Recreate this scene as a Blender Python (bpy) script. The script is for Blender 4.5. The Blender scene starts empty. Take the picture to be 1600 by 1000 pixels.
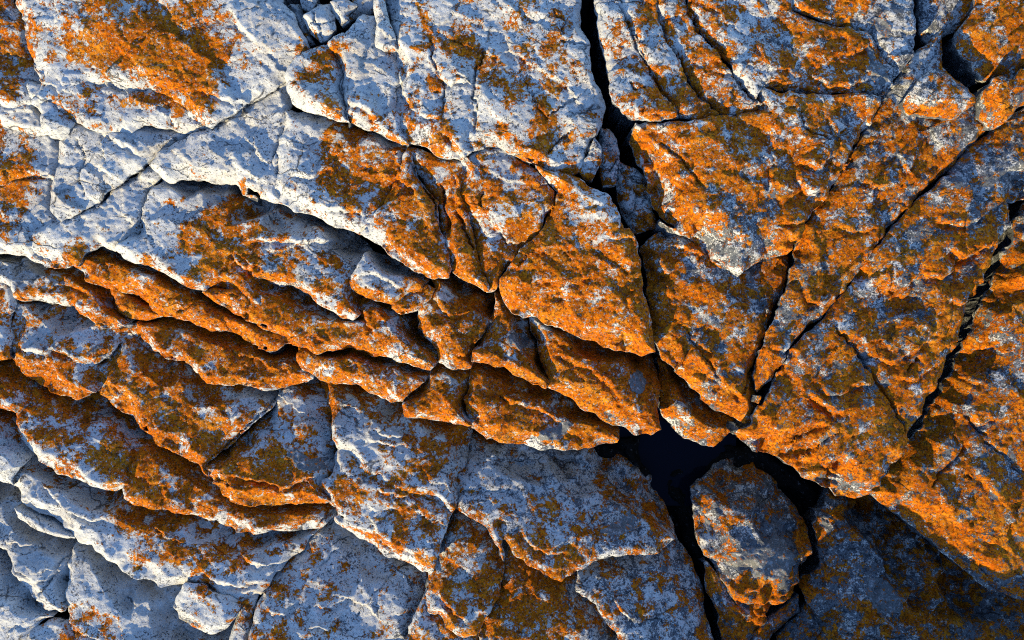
import bpy, math
import numpy as np

scene = bpy.context.scene
PX = 0.002            # metres per photo pixel on the mean rock surface
H = 1400.0            # camera height above that surface, in the same pixels

# ------------------------------------------------------------------ camera, sky, sun
cam_d = bpy.data.cameras.new('camera')
cam = bpy.data.objects.new('camera', cam_d)
scene.collection.objects.link(cam)
cam.location = (0, 0, H * PX)
cam.rotation_euler = (0, 0, 0)
cam_d.sensor_width = 36.0
cam_d.lens = 36.0 * H / 1600.0
cam_d.clip_start = 0.05
cam_d.clip_end = 200.0
scene.camera = cam

SUN_EL = math.radians(19.0)
SUN_V = np.array([-0.56, -0.83])            # towards the sun on the ground (x right, y up in the picture)
SUN_V = SUN_V / np.linalg.norm(SUN_V)
world = bpy.data.worlds.new('World')
scene.world = world
world.use_nodes = True
nt = world.node_tree
bg = nt.nodes['Background']
sky = nt.nodes.new('ShaderNodeTexSky')
sky.sky_type = 'NISHITA'
sky.sun_disc = False
sky.sun_elevation = SUN_EL
sky.sun_rotation = math.atan2(SUN_V[0], SUN_V[1])
sky.air_density = 1.0
sky.dust_density = 0.0
sky.ozone_density = 2.0
tint = nt.nodes.new('ShaderNodeMix'); tint.data_type = 'RGBA'; tint.blend_type = 'MULTIPLY'
tint.inputs[0].default_value = 1.0
tint.inputs[7].default_value = (0.82, 0.94, 1.22, 1)      # the cold white balance of the picture
nt.links.new(sky.outputs['Color'], tint.inputs[6])
nt.links.new(tint.outputs[2], bg.inputs['Color'])
bg.inputs['Strength'].default_value = 0.15

sd = bpy.data.lights.new('sun', 'SUN')
sd.energy = 4.1
sd.angle = math.radians(0.6)
sd.color = (1.0, 0.80, 0.45)
sun = bpy.data.objects.new('sun', sd)
scene.collection.objects.link(sun)
import mathutils
to_sun = mathutils.Vector((SUN_V[0] * math.cos(SUN_EL), SUN_V[1] * math.cos(SUN_EL), math.sin(SUN_EL)))
sun.rotation_euler = to_sun.to_track_quat('Z', 'Y').to_euler()
sun.location = to_sun * 8

scene.view_settings.view_transform = 'Standard'
scene.view_settings.look = 'None'
scene.view_settings.exposure = 1.18
scene.view_settings.gamma = 1.0
scene.cycles.use_denoising = False
scene.cycles.pixel_filter_type = 'BLACKMAN_HARRIS'
scene.cycles.filter_width = 1.1
scene.view_settings.use_curve_mapping = False

# ------------------------------------------------------------------ noise
rng = np.random.RandomState(7)
PERM = np.tile(rng.permutation(4096), 2).astype(np.int64)
GA = rng.rand(4096) * 2 * np.pi
GX, GY = np.cos(GA), np.sin(GA)
RV = rng.rand(8, 4096)

def hsh(i, j, seed):
    return PERM[(PERM[(i + seed * 131) & 4095] + j + seed * 17) & 4095]

def perlin(x, y, seed=0):
    xi = np.floor(x).astype(np.int64); yi = np.floor(y).astype(np.int64)
    fx = x - xi; fy = y - yi
    u = fx * fx * fx * (fx * (fx * 6 - 15) + 10); v = fy * fy * fy * (fy * (fy * 6 - 15) + 10)
    def g(a, b):
        h = hsh(xi + a, yi + b, seed)
        return GX[h] * (fx - a) + GY[h] * (fy - b)
    a = g(0, 0); b = g(1, 0); c = g(0, 1); d = g(1, 1)
    return ((a + u * (b - a)) * (1 - v) + (c + u * (d - c)) * v) * 1.5

def fbm(x, y, seed, octs=4, gain=0.5):
    s = 0; a = 1.0; f = 1.0
    for o in range(octs):
        s = s + a * perlin(x * f, y * f, seed + o * 7); a *= gain; f *= 2.03
    return s

def facets(x, y, size, seed, ang, aniso, off, tilt):
    """Fractured surface: cells with their own level and tilt."""
    c, s = math.cos(ang), math.sin(ang)
    X = (x * c + y * s) / (size * aniso); Y = (-x * s + y * c) / size
    xi = np.floor(X).astype(np.int64); yi = np.floor(Y).astype(np.int64)
    best = np.full(x.shape, 1e9); out = np.zeros(x.shape)
    for a in (-1, 0, 1):
        for b in (-1, 0, 1):
            h = hsh(xi + a, yi + b, seed)
            px = xi + a + RV[0][h]; py = yi + b + RV[1][h]
            dx = X - px; dy = Y - py
            d = dx * dx + dy * dy
            val = (RV[2][h] - .5) * 2 * off + ((RV[3][h] - .5) * 2 * dx * aniso + (RV[4][h] - .5) * 2 * dy) * size * tilt
            m = d < best
            best = np.where(m, d, best); out = np.where(m, val, out)
    return out

def creased(x, y, size, seed, ang, aniso):
    """Continuous surface of flat triangular faces with sharp creases, -1..1."""
    c, s = math.cos(ang), math.sin(ang)
    X = (x * c + y * s) / (size * aniso); Y = (-x * s + y * c) / size
    U = X - Y * .57735; V = Y * 1.1547
    i = np.floor(U).astype(np.int64); j = np.floor(V).astype(np.int64)
    fu = U - i; fv = V - j
    def g(a, b): return RV[5][hsh(i + a, j + b, seed)] * 2 - 1
    low = fu + fv < 1
    return np.where(low, g(0, 0) * (1 - fu - fv) + g(1, 0) * fu + g(0, 1) * fv,
                    g(1, 1) * (fu + fv - 1) + g(1, 0) * (1 - fv) + g(0, 1) * (1 - fu))

# ------------------------------------------------------------------ where lichen grows (coverage 0-9 every 50 px of ground)
LICHEN = """
63577653113235444514656447752478
64589986155136755524567557862477
62446983054235355524656556642666
31535550125445245635766656666656
51100121147646556634877666676655
83101032127876656665787665756543
71331367434587757765586678765655
33412687642277868866664478865686
26897378655337888888865567776668
64689988865767778888876567667778
53366889997767876789976765667776
89767678989867799997987866777776
77787764337678798888967877676776
67558986544456788588767998877766
15668899764456332244324597678675
12269779986565434335535455788778
00148756533475545555655336445878
00014666343345677654445345545577
00200253543336678744456785445655
03651134544335677754436654555555
"""
rows = []
for l in LICHEN.strip().splitlines():
    l = l.replace(' ', '')
    rows.append([int(ch) for ch in l][:32])
LMAP = np.array([r + [r[-1]] * (32 - len(r)) for r in rows], float) / 9.0
WHITE = """
9999988888554444
9999988888555443
9999988884544433
9999888777434433
9998887755443433
8887777555433333
8888776554433333
9988876544333333
9999865554432332
9998765554432332
"""
WMAP = np.array([[int(c) for c in l] for l in WHITE.strip().splitlines()], float) / 9.0

def sample(mp, x, y, cell):
    h, w = mp.shape
    X = np.clip(x / cell - .5, 0, w - 1.001); Y = np.clip(y / cell - .5, 0, h - 1.001)
    i = X.astype(int); j = Y.astype(int); fx = X - i; fy = Y - j
    fx = fx * fx * (3 - 2 * fx); fy = fy * fy * (3 - 2 * fy)
    i1 = np.minimum(i + 1, w - 1); j1 = np.minimum(j + 1, h - 1)
    return (mp[j, i] * (1 - fx) + mp[j, i1] * fx) * (1 - fy) + (mp[j1, i] * (1 - fx) + mp[j1, i1] * fx) * fy

# ------------------------------------------------------------------ materials
def nodes_of(name):
    m = bpy.data.materials.new(name); m.use_nodes = True
    t = m.node_tree
    return m, t, t.nodes['Principled BSDF']

class NB:
    def __init__(s, t): s.t = t
    def n(s, typ, **kw):
        o = s.t.nodes.new(typ)
        for k, v in kw.items(): setattr(o, k, v)
        return o
    def link(s, a, b): s.t.links.new(a, b)
    def val(s, sock, v):
        if isinstance(v, (int, float)): sock.default_value = v
        else: s.link(v, sock)
    def math(s, op, a, b=None, c=None, clamp=False):
        o = s.n('ShaderNodeMath', operation=op, use_clamp=clamp)
        s.val(o.inputs[0], a)
        if b is not None: s.val(o.inputs[1], b)
        if c is not None: s.val(o.inputs[2], c)
        return o.outputs[0]
    def noise(s, vec, scale, detail=4, rough=.6, dist=0.0, off=None):
        if off:
            a = s.n('ShaderNodeVectorMath', operation='ADD'); s.link(vec, a.inputs[0]); a.inputs[1].default_value = off
            vec = a.outputs[0]
        o = s.n('ShaderNodeTexNoise'); s.link(vec, o.inputs['Vector'])
        o.inputs['Scale'].default_value = scale; o.inputs['Detail'].default_value = detail
        o.inputs['Roughness'].default_value = rough; o.inputs['Distortion'].default_value = dist
        return o.outputs['Fac']
    def step(s, v, e, w):
        """soft threshold of v at e (half width w)"""
        a = s.math('SUBTRACT', v, e)
        return s.math('MULTIPLY_ADD', a, 1.0 / (2 * w), 0.5, clamp=True)
    def mix(s, f, a, b):
        o = s.n('ShaderNodeMix', data_type='RGBA')
        s.val(o.inputs[0], f)
        for sock, v in ((o.inputs[6], a), (o.inputs[7], b)):
            if isinstance(v, tuple): sock.default_value = (*v, 1)
            else: s.link(v, sock)
        return o.outputs[2]

def rock_material(name, use_attr=True, lichen=0.3, white=0.3):
    m, t, bsdf = nodes_of(name)
    b = NB(t)
    geo = b.n('ShaderNodeNewGeometry'); P = geo.outputs['Position']
    if use_attr:
        L = b.n('ShaderNodeAttribute', attribute_name='lichen').outputs['Fac']
        W = b.n('ShaderNodeAttribute', attribute_name='white').outputs['Fac']
    else:
        L, W = lichen, white
    # orange crust
    n1 = b.noise(P, 17, 7, .62, .25)
    n2 = b.noise(P, 85, 5, .65, .2, (3.1, 1.7, 0))
    n3 = b.noise(P, 230, 4, .75, .2, (2.2, 6.1, 3))
    nn = b.math('ADD', b.math('ADD', b.math('MULTIPLY', n1, .53), b.math('MULTIPLY', n2, .29)), b.math('MULTIPLY', n3, .18))
    thr = b.math('ADD', b.math('MULTIPLY_ADD', L, -0.20, 0.617), b.math('MULTIPLY', b.math('POWER', b.math('SUBTRACT', 1.0, L), 5.0), .07))
    hole = b.step(b.noise(P, 105, 6, .75, .3, (9, 4, 6)), .595, .02)
    orange = b.math('MULTIPLY', b.step(nn, thr, .006), b.math('MULTIPLY_ADD', hole, -.85, 1.0))
    core = b.step(nn, b.math('ADD', thr, .065), .05)
    # white crust on grey rock
    w1 = b.noise(P, 30, 6, .65, .3, (11.3, 5.1, 2))
    w2 = b.noise(P, 170, 5, .7, .2, (7.3, 9.9, 1))
    ww = b.math('ADD', b.math('MULTIPLY', w1, .55), b.math('MULTIPLY', w2, .45))
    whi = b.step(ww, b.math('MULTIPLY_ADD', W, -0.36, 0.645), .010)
    tone = b.noise(P, 9, 5, .6, 0, (1, 2, 3))
    grey = b.mix(b.noise(P, 190, 5, .75, 0, (4, 4, 1)), (.03, .038, .042), (.20, .21, .21))
    whc = b.mix(tone, (.46, .46, .415), (.63, .625, .555))
    whc = b.mix(b.math('MULTIPLY', b.step(b.noise(P, 60, 6, .7, 0, (5, 1, 4)), .54, .1), .55), whc, (.29, .295, .285))
    whc = b.mix(b.math('MULTIPLY', b.step(b.noise(P, 4.5, 6, .65, .3, (2, 9, 5)), .54, .06), .45), whc, (.35, .345, .315))
    whc = b.mix(b.math('MULTIPLY', b.step(b.noise(P, 6.5, 6, .7, .4, (7, 4, 2)), .60, .05), .35), whc, (.46, .37, .24))
    col = b.mix(whi, grey, whc)
    # dark pits and black specks
    pit = b.step(b.noise(P, 135, 3, .6, .7, (2, 8, 1)), b.math('MULTIPLY_ADD', b.noise(P, 12, 3, .5, 0, (9, 2, 2)), -.30, .775), .025)
    col = b.mix(b.math('MULTIPLY', pit, .85), col, (.035, .034, .036))
    # black crust in spots and smears, commoner where the pale crust is thin
    bl = b.math('ADD', b.math('MULTIPLY', b.noise(P, 40, 5, .65, .4, (6, 2, 7)), .6), b.math('MULTIPLY', b.noise(P, 150, 4, .7, .3, (8, 1, 1)), .4))
    black = b.step(bl, b.math('MULTIPLY_ADD', W, .085, .525), .018)
    col = b.mix(b.math('MULTIPLY', black, .85), col, (.035, .035, .037))
    # hairline cracks and seams with dirt in them
    wv = b.n('ShaderNodeVectorMath', operation='MULTIPLY_ADD')
    nz = b.n('ShaderNodeTexNoise'); b.link(P, nz.inputs['Vector']); nz.inputs['Scale'].default_value = 22; nz.inputs['Detail'].default_value = 6
    b.link(nz.outputs['Color'], wv.inputs[0]); wv.inputs[1].default_value = (.05, .05, .05); b.link(P, wv.inputs[2])
    mp = b.n('ShaderNodeMapping'); b.link(wv.outputs[0], mp.inputs['Vector'])
    mp.inputs['Rotation'].default_value = (0, 0, .5); mp.inputs['Scale'].default_value = (.6, 1.2, .7)
    seams = None
    for sc, wd, off in ((9, .016, .50), (26, .022, .60)):
        vo = b.n('ShaderNodeTexVoronoi', feature='DISTANCE_TO_EDGE'); b.link(mp.outputs[0], vo.inputs['Vector'])
        vo.inputs['Scale'].default_value = sc
        ln = b.math('SUBTRACT', 1.0, b.step(vo.outputs['Distance'], wd, wd * .7), clamp=True)
        ln = b.math('MULTIPLY', ln, b.step(b.noise(P, sc * 1.1, 3, .6, 0, (sc, 1, 2)), off + .04, .05))
        seams = ln if seams is None else b.math('MAXIMUM', seams, ln)
    col = b.mix(b.math('MULTIPLY', seams, .8), col, (.03, .028, .027))
    # lichen colours
    lc = b.noise(P, 130, 6, .75, .3, (6, 3, 9))
    lcol = b.mix(b.step(lc, .49, .07), (.47, .082, .002), (.66, .215, .006))
    lcol = b.mix(b.math('MULTIPLY', b.step(b.noise(P, 13, 5, .6, .2, (1, 6, 8)), .56, .05), .5), lcol, (.60, .27, .020))
    lcol = b.mix(b.math('MULTIPLY', b.step(b.noise(P, 48, 6, .7, .4, (5, 5, 8)), .54, .05), .75), lcol, (.25, .052, .003))
    lcol = b.mix(b.math('MULTIPLY', core, .35), lcol, (.40, .080, .002))
    lcol = b.mix(b.math('MULTIPLY', b.step(b.noise(P, 10, 4, .6, 0, (8, 8, 3)), .57, .06), .35), lcol, (.32, .076, .004))
    blk = b.step(b.noise(P, 115, 6, .75, .4, (3, 7, 7)), .545, .03)
    lcol = b.mix(b.math('MULTIPLY', blk, .85), lcol, (.05, .026, .008))
    lcol = b.mix(b.math('MULTIPLY', seams, .55), lcol, (.04, .022, .008))
    col = b.mix(orange, col, lcol)
    t.links.new(col, bsdf.inputs['Base Color'])
    bsdf.inputs['Roughness'].default_value = .92
    bsdf.inputs['Specular IOR Level'].default_value = .03
    # relief
    f1 = b.noise(P, 150, 8, .75, .2, (1, 5, 5))
    f2 = b.noise(P, 320, 5, .7, 0, (2, 2, 5))
    crumb = b.math('MULTIPLY', orange, b.math('MULTIPLY_ADD', lc, 1.6, .2))
    hgt = b.math('ADD', b.math('MULTIPLY', f1, 1.0), b.math('MULTIPLY', f2, .16))
    hgt = b.math('ADD', hgt, b.math('MULTIPLY', crumb, .45))
    hgt = b.math('SUBTRACT', hgt, b.math('MULTIPLY', pit, .40))
    hgt = b.math('SUBTRACT', hgt, b.math('MULTIPLY', seams, .8))
    bump = b.n('ShaderNodeBump'); bump.inputs['Strength'].default_value = .75
    bump.inputs['Distance'].default_value = .006
    t.links.new(hgt, bump.inputs['Height'])
    t.links.new(bump.outputs[0], bsdf.inputs['Normal'])
    return m

M_ROCK = rock_material('lichened_rock')
M_BED = rock_material('bedrock', False, 0.55, 0.6)
def cleft_shade_material():  # near-black colour paints in the shade of the deep clefts
    m, t, bsdf = nodes_of('cleft_shade_rock'); b = NB(t)
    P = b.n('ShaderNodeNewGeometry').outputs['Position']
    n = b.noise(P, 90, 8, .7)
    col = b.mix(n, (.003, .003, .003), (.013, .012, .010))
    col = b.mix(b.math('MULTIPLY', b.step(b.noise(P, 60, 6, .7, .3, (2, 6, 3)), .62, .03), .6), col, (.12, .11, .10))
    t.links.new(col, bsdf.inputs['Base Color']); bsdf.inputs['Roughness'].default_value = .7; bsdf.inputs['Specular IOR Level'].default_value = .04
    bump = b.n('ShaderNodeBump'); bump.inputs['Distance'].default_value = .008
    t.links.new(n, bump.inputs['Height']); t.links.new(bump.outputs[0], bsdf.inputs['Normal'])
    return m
M_CLEFT_SHADE = cleft_shade_material()

def grey_lichen_material():
    m, t, bsdf = nodes_of('grey_lichen'); b = NB(t)
    P = b.n('ShaderNodeNewGeometry').outputs['Position']
    n = b.noise(P, 140, 6, .7); k = b.noise(P, 30, 4, .6, 0, (3, 3, 3))
    col = b.mix(n, (.09, .095, .09), (.20, .205, .19))
    col = b.mix(b.math('MULTIPLY', b.step(b.noise(P, 200, 3, .6, .5, (1, 9, 2)), .64, .04), .7), col, (.05, .05, .05))
    col = b.mix(b.math('MULTIPLY', b.step(k, .6, .05), .5), col, (.36, .37, .36))
    vo = b.n('ShaderNodeTexVoronoi', feature='DISTANCE_TO_EDGE'); b.link(P, vo.inputs['Vector']); vo.inputs['Scale'].default_value = 110
    ln = b.math('SUBTRACT', 1.0, b.step(vo.outputs['Distance'], .06, .05), clamp=True)
    col = b.mix(b.math('MULTIPLY', ln, .5), col, (.05, .05, .045))
    col = b.mix(b.step(b.noise(P, 75, 6, .7, .3, (4, 8, 2)), .585, .02), col, (.33, .33, .31))
    col = b.mix(b.step(b.noise(P, 60, 6, .7, .3, (7, 1, 4)), .60, .02), col, (.36, .10, .005))
    t.links.new(col, bsdf.inputs['Base Color']); bsdf.inputs['Roughness'].default_value = .95; bsdf.inputs['Specular IOR Level'].default_value = .05
    bump = b.n('ShaderNodeBump'); bump.inputs['Strength'].default_value = .7; bump.inputs['Distance'].default_value = .004
    t.links.new(n, bump.inputs['Height']); t.links.new(bump.outputs[0], bsdf.inputs['Normal'])
    return m
M_GREY = grey_lichen_material()

def water_material():
    m, t, bsdf = nodes_of('pool_water'); b = NB(t)
    P = b.n('ShaderNodeNewGeometry').outputs['Position']
    bsdf.inputs['Base Color'].default_value = (.004, .005, .010, 1)
    bsdf.inputs['Roughness'].default_value = .04
    bsdf.inputs['IOR'].default_value = 1.33; bsdf.inputs['Specular IOR Level'].default_value = .09
    bump = b.n('ShaderNodeBump'); bump.inputs['Strength'].default_value = .12; bump.inputs['Distance'].default_value = .004
    t.links.new(b.noise(P, 16, 3, .5), bump.inputs['Height']); t.links.new(bump.outputs[0], bsdf.inputs['Normal'])
    return m
M_WATER = water_material()

# ------------------------------------------------------------------ tracing helpers
CROP = {0: (0, 0, 1.0), 1: (0, 0, .36), 2: (380, 0, .36), 3: (780, 0, .36), 4: (1180, 0, .36),
        5: (0, 330, .36), 6: (380, 330, .36), 7: (780, 330, .36), 8: (1180, 330, .36),
        9: (0, 660, .34), 10: (380, 660, .34), 11: (780, 660, .34), 12: (1180, 660, .34)}

def pts(s):
    out = []; k = 0
    for tok in s.split():
        if tok.endswith(':'): k = int(tok[:-1]); continue
        x, y = tok.split(','); ox, oy, sc = CROP[k]
        out.append((ox + float(x) * sc, oy + float(y) * sc))
    return np.array(out)

def densify(p, step, closed=True):
    q = np.roll(p, -1, 0) if closed else p[1:]
    a = p if closed else p[:-1]
    out = []
    for u, v in zip(a, q):
        n = max(1, int(round(np.hypot(*(v - u)) / step)))
        for i in range(n): out.append(u + (v - u) * i / n)
    if not closed: out.append(p[-1])
    return np.array(out)

CRACKS = []     # (points, half width, depth)
LIPS = []       # (points, rise, length behind the lip, width of its face)
def crack(s, w=2.6, d=9): CRACKS.append((pts(s), w, d))
def lip(s, a=9, L=40, w=7): LIPS.append((pts(s), a, L, w))

def seg_dist(P, A, Bv):
    """distance of points P (n,2) to segments A->B (m,2): (n,m), and the parameter"""
    D = Bv - A; L2 = np.maximum((D ** 2).sum(1), 1e-9)
    rx = P[:, 0:1] - A[None, :, 0]; ry = P[:, 1:2] - A[None, :, 1]
    t = np.clip((rx * D[:, 0] + ry * D[:, 1]) / L2, 0, 1)
    dx = rx - t * D[:, 0]; dy = ry - t * D[:, 1]
    return dx * dx + dy * dy, t

def carve(x, y):
    z = np.zeros(x.shape)
    wx = x + fbm(x / 16, y / 16, 91, 3) * 4; wy = y + fbm(x / 16, y / 16, 57, 3) * 4
    for p, w, dep in CRACKS:
        lo = p.min(0) - 4 * w; hi = p.max(0) + 4 * w
        m = (wx > lo[0]) & (wx < hi[0]) & (wy > lo[1]) & (wy < hi[1])
        if not m.any(): continue
        Q = np.stack([wx[m], wy[m]], 1)
        d2, t = seg_dist(Q, p[:-1], p[1:])
        k = d2.argmin(1); d = np.sqrt(d2[np.arange(len(k)), k])
        pos = (k + t[np.arange(len(k)), k]) / (len(p) - 1)
        tap = np.clip(np.minimum(pos, 1 - pos) * 7 + .25, 0, 1)
        vary = .75 + .5 * perlin(Q[:, 0] / 30, Q[:, 1] / 30, 5)
        r = d / (.85 * w * (.35 + .65 * tap) * np.clip(vary, .4, 1.3))
        z[m] -= 1.25 * dep * tap * (np.exp(-r * r) + .30 * np.exp(-d / (4 * w)))
    for p, a, L, w in LIPS:
        lo = p.min(0) - 3 * L; hi = p.max(0) + 3 * L
        m = (wx > lo[0]) & (wx < hi[0]) & (wy > lo[1]) & (wy < hi[1])
        if not m.any(): continue
        Q = np.stack([wx[m], wy[m]], 1)
        d2, t = seg_dist(Q, p[:-1], p[1:])
        ar = np.arange(len(Q)); k = d2.argmin(1); d = np.sqrt(d2[ar, k])
        D = (p[1:] - p[:-1])[k]; A = p[:-1][k]
        side = D[:, 1] * (Q[:, 0] - A[:, 0]) - D[:, 0] * (Q[:, 1] - A[:, 1])
        s = np.where(side > 0, d, -d)
        pos = (k + t[ar, k]) / (len(p) - 1)
        tap = np.clip(np.minimum(pos, 1 - pos) * 5 + .02, 0, 1) * (t[ar, k] >= 0)
        endd = np.minimum(np.hypot(*(Q - p[0]).T), np.hypot(*(Q - p[-1]).T))
        tap = np.where((pos < 1e-3) | (pos > 1 - 1e-3), 0.02, tap)
        up = np.exp(-np.maximum(s, 0) / L)
        dn = np.clip(1 + s / w, 0, 1); dn = dn * dn * (3 - 2 * dn)
        z[m] += a * tap * np.where(s > 0, up, dn)
        z[m] -= a * .45 * tap * np.exp(-((s + w * 1.15) / (w * .55)) ** 2)
    return z

# ------------------------------------------------------------------ building one rock
STEP = 2.0
FLOOR = -265.0
OBJ = {}
DEF_DIR = np.array([-0.42, 0.91])
BLOCKS = []
CATS = {'rock_slab': 'rock slab', 'rock_block': 'rock block', 'stone': 'stone', 'boulder': 'boulder'}
GROUPS = {'rock_slab': 'slabs of the layered rock outcrop', 'rock_block': 'jointed blocks of the rock outcrop',
          'stone': 'loose stones wedged in the clefts', 'boulder': 'boulders in the dark cleft'}

STRATA = set('B4L B4R B7 B6 B8 B9a B9b L2a L2b L2c B10 D0 D1 D1b D2 D3 D4a D4b D5 D6 F1 F2 G1 G2 G3 L5 L6 G5 E5 E1'.split())

SIDES = {'H4': ((60, 50), (170, 85)), 'H1': ((40, 44), (110, 62)), 'E1': ((14, 14), (105, 75)), 'E2': ((16, 16), (40, 30)),
         'E3': ((12, 14), (30, 26)), 'E4': ((10, 12), (40, 30)), 'E5': ((8, 9), (60, 40)),
         'R5': ((30, 40), (40, 44)), 'R4': ((9, 7), (10, 10)), 'R3': ((9, 11), (12, 12)), 'R2': ((16, 18), (26, 26)),
         'R1l': ((9, 11), (6, 6)), 'S4b': ((6, 7), (8, 8)), 'T1': ((7, 8), (9, 9)), 'R1a': ((8, 8), (5, 5)), 'R1b': ((4, 4), (5, 5)), 'R1c': ((4, 4), (5, 5)), 'T2': ((18, 20), (22, 22)),
         'C6': ((12, 12), (20, 18)), 'C3': ((10, 10), (12, 10)), 'B5': ((10, 10), (26, 24)), 'B3': ((7, 8), (14, 14)), 'Q1': ((30, 28), (60, 50)),
         'A': ((6, 6), (10, 9)), 'B4L': ((6, 7), (12, 10)), 'F2': ((8, 9), (75, 58)), 'G3': ((8, 9), (90, 70)), 'D4a': ((6, 7), (70, 55)), 'D4b': ((6, 7), (75, 60))}

GROW = {k: -2.0 for k in 'R2 R3 R4 R5 C6 Q1'.split()}
GROW.update(H1=2.0, H4=3.0, R5=-1.0, R1a=3.0, R2=2.0, R3=.2, R4=1.0, R1l=-.8, S4b=-.8)
for k in 'A B2 B3 B4L L1 L1b A2 L2 L3 C1a C1b C2 C3 P1 P2 P3 B5 D1 D2 D3 D4a D4b D5 D5b D6 F1 F2 E3 E4 E5 G2 G3'.split(): GROW[k] = 3.0
LAYERS = set('B4L B4R B7 L2a L2b L2c B9a B9b B10 D0 D1 D2 D3 D4a D4b D5 D6 F1 F2 G1 G2 G3 E1 E2 E5'.split())

def rock(key, name, label, z, slope, bev, outline, parent=None, dir=None, rough=1.0, side=(5, 5), ang=0.42, back=None):
    if back is None: back = (56, 70) if key in STRATA else (10, 9)
    side, back = SIDES.get(key, (side, back))
    BLOCKS.append(dict(key=key, name=name, label=label, z=z, slope=slope, bev=bev, outline=outline,
                       parent=parent, dir=dir, rough=rough, side=side, ang=ang, back=back))

def poly_info(P, poly, wseg):
    """inside flag, nearest boundary point, distance, how far the near edges face the sun side"""
    A = poly; Bv = np.roll(poly, -1, 0)
    n = len(P); inside = np.zeros(n, bool); dist = np.zeros(n); near = np.zeros((n, 2)); face = np.zeros(n)
    seglen = np.hypot(*(Bv - A).T)
    for i in range(0, n, 6000):
        Q = P[i:i + 6000]
        d2, t = seg_dist(Q, A, Bv)
        k = d2.argmin(1); ar = np.arange(len(Q))
        d = np.sqrt(d2[ar, k])
        near[i:i + 6000] = A[k] + (Bv[k] - A[k]) * t[ar, k][:, None]
        dist[i:i + 6000] = d
        e = np.exp(-(np.sqrt(d2) - d[:, None]) / 7.0) * seglen
        face[i:i + 6000] = (e * wseg).sum(1) / e.sum(1)
        c = ((A[None, :, 1] > Q[:, 1:2]) != (Bv[None, :, 1] > Q[:, 1:2]))
        dy = (Bv[:, 1] - A[:, 1]); dy = np.where(np.abs(dy) < 1e-9, 1e-9, dy)
        xi = A[None, :, 0] + (Q[:, 1:2] - A[None, :, 1]) * ((Bv[:, 0] - A[:, 0]) / dy)[None]
        inside[i:i + 6000] = ((c & (Q[:, 0:1] < xi)).sum(1) % 2) == 1
    return inside, near, dist, face

def surface(b, x, y, d, face):
    seed = b['seed']; r = b['rough']; dr = b['d']
    u = b['tmax'] - (x * dr[0] + y * dr[1])
    z = b['z'] - b['slope'] * u
    w1, B1 = b['bev']; w0, B0 = b['side']; w2, B2 = b['back']
    fp = np.clip(face, 0, 1); fn = np.clip(-face, 0, 1)
    w = w0 + (w1 - w0) * fp + (w2 - w0) * fn; B = B0 + (B1 - B0) * fp + (B2 - B0) * fn
    w = w * np.clip(1 + .55 * creased(x, y, 26, seed + 5, .4, 1.0), .5, 1.6)
    q = np.clip(1 - d / np.maximum(w, 1e-6), 0, 1)
    wob = 1 + .5 * fbm(x / 45, y / 45, seed + 3, 3)
    z = z - B * (.7 * q + .3 * q * q) * np.clip(wob, .5, 1.5)
    wx = x + fbm(x / 24, y / 24, seed + 11, 4) * 6; wy = y + fbm(x / 24, y / 24, seed + 23, 4) * 6
    a = b['ang']
    z = z + r * (fbm(x / 140, y / 140, seed, 2) * 4.0)
    vx = x + fbm(x / 40, y / 40, seed + 71, 3) * 10; vy = y + fbm(x / 40, y / 40, seed + 77, 3) * 10
    z = z + r * creased(vx, vy, 60, seed + 81, a + .2, 1.6) * 9.0
    z = z + r * creased(vx, vy, 24, seed + 83, a - .3, 1.8) * 3.0
    z = z + r * creased(vx, vy, 9, seed + 85, a + .1, 1.7) * .6
    z = z + r * facets(wx, wy, 58, seed + 31, a, 1.9, 2.4, .08)
    z = z + r * facets(wx, wy, 22, seed + 37, a + .3, 1.9, .9, .06)
    z = z + r * facets(wx, wy, 9, seed + 41, a, 1.5, .4, .10)
    c, s = math.cos(a), math.sin(a)
    z = z + r * fbm((x * c + y * s) / 26, (-x * s + y * c) / 11, seed + 43, 4, .6) * .6
    z = z + fbm(x / 6, y / 6, seed + 47, 2, .6) * .45
    return z + carve(x, y)

def to_world(x, y, zc):
    k = PX * (H - zc) / H
    return (x - 800) * k, (500 - y) * k

TMAX = {}
def share_plane(keys, z, slope, d):
    """blocks that are pieces of one broken surface lie in one plane"""
    d = np.array(d) / np.hypot(*d)
    bl = [b for b in BLOCKS if b['key'] in keys]
    t = max((pts(b['outline']) @ d).max() for b in bl)
    for b in bl: b['z'] = z; b['slope'] = slope; b['dir'] = tuple(d); TMAX[b['key']] = t

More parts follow.
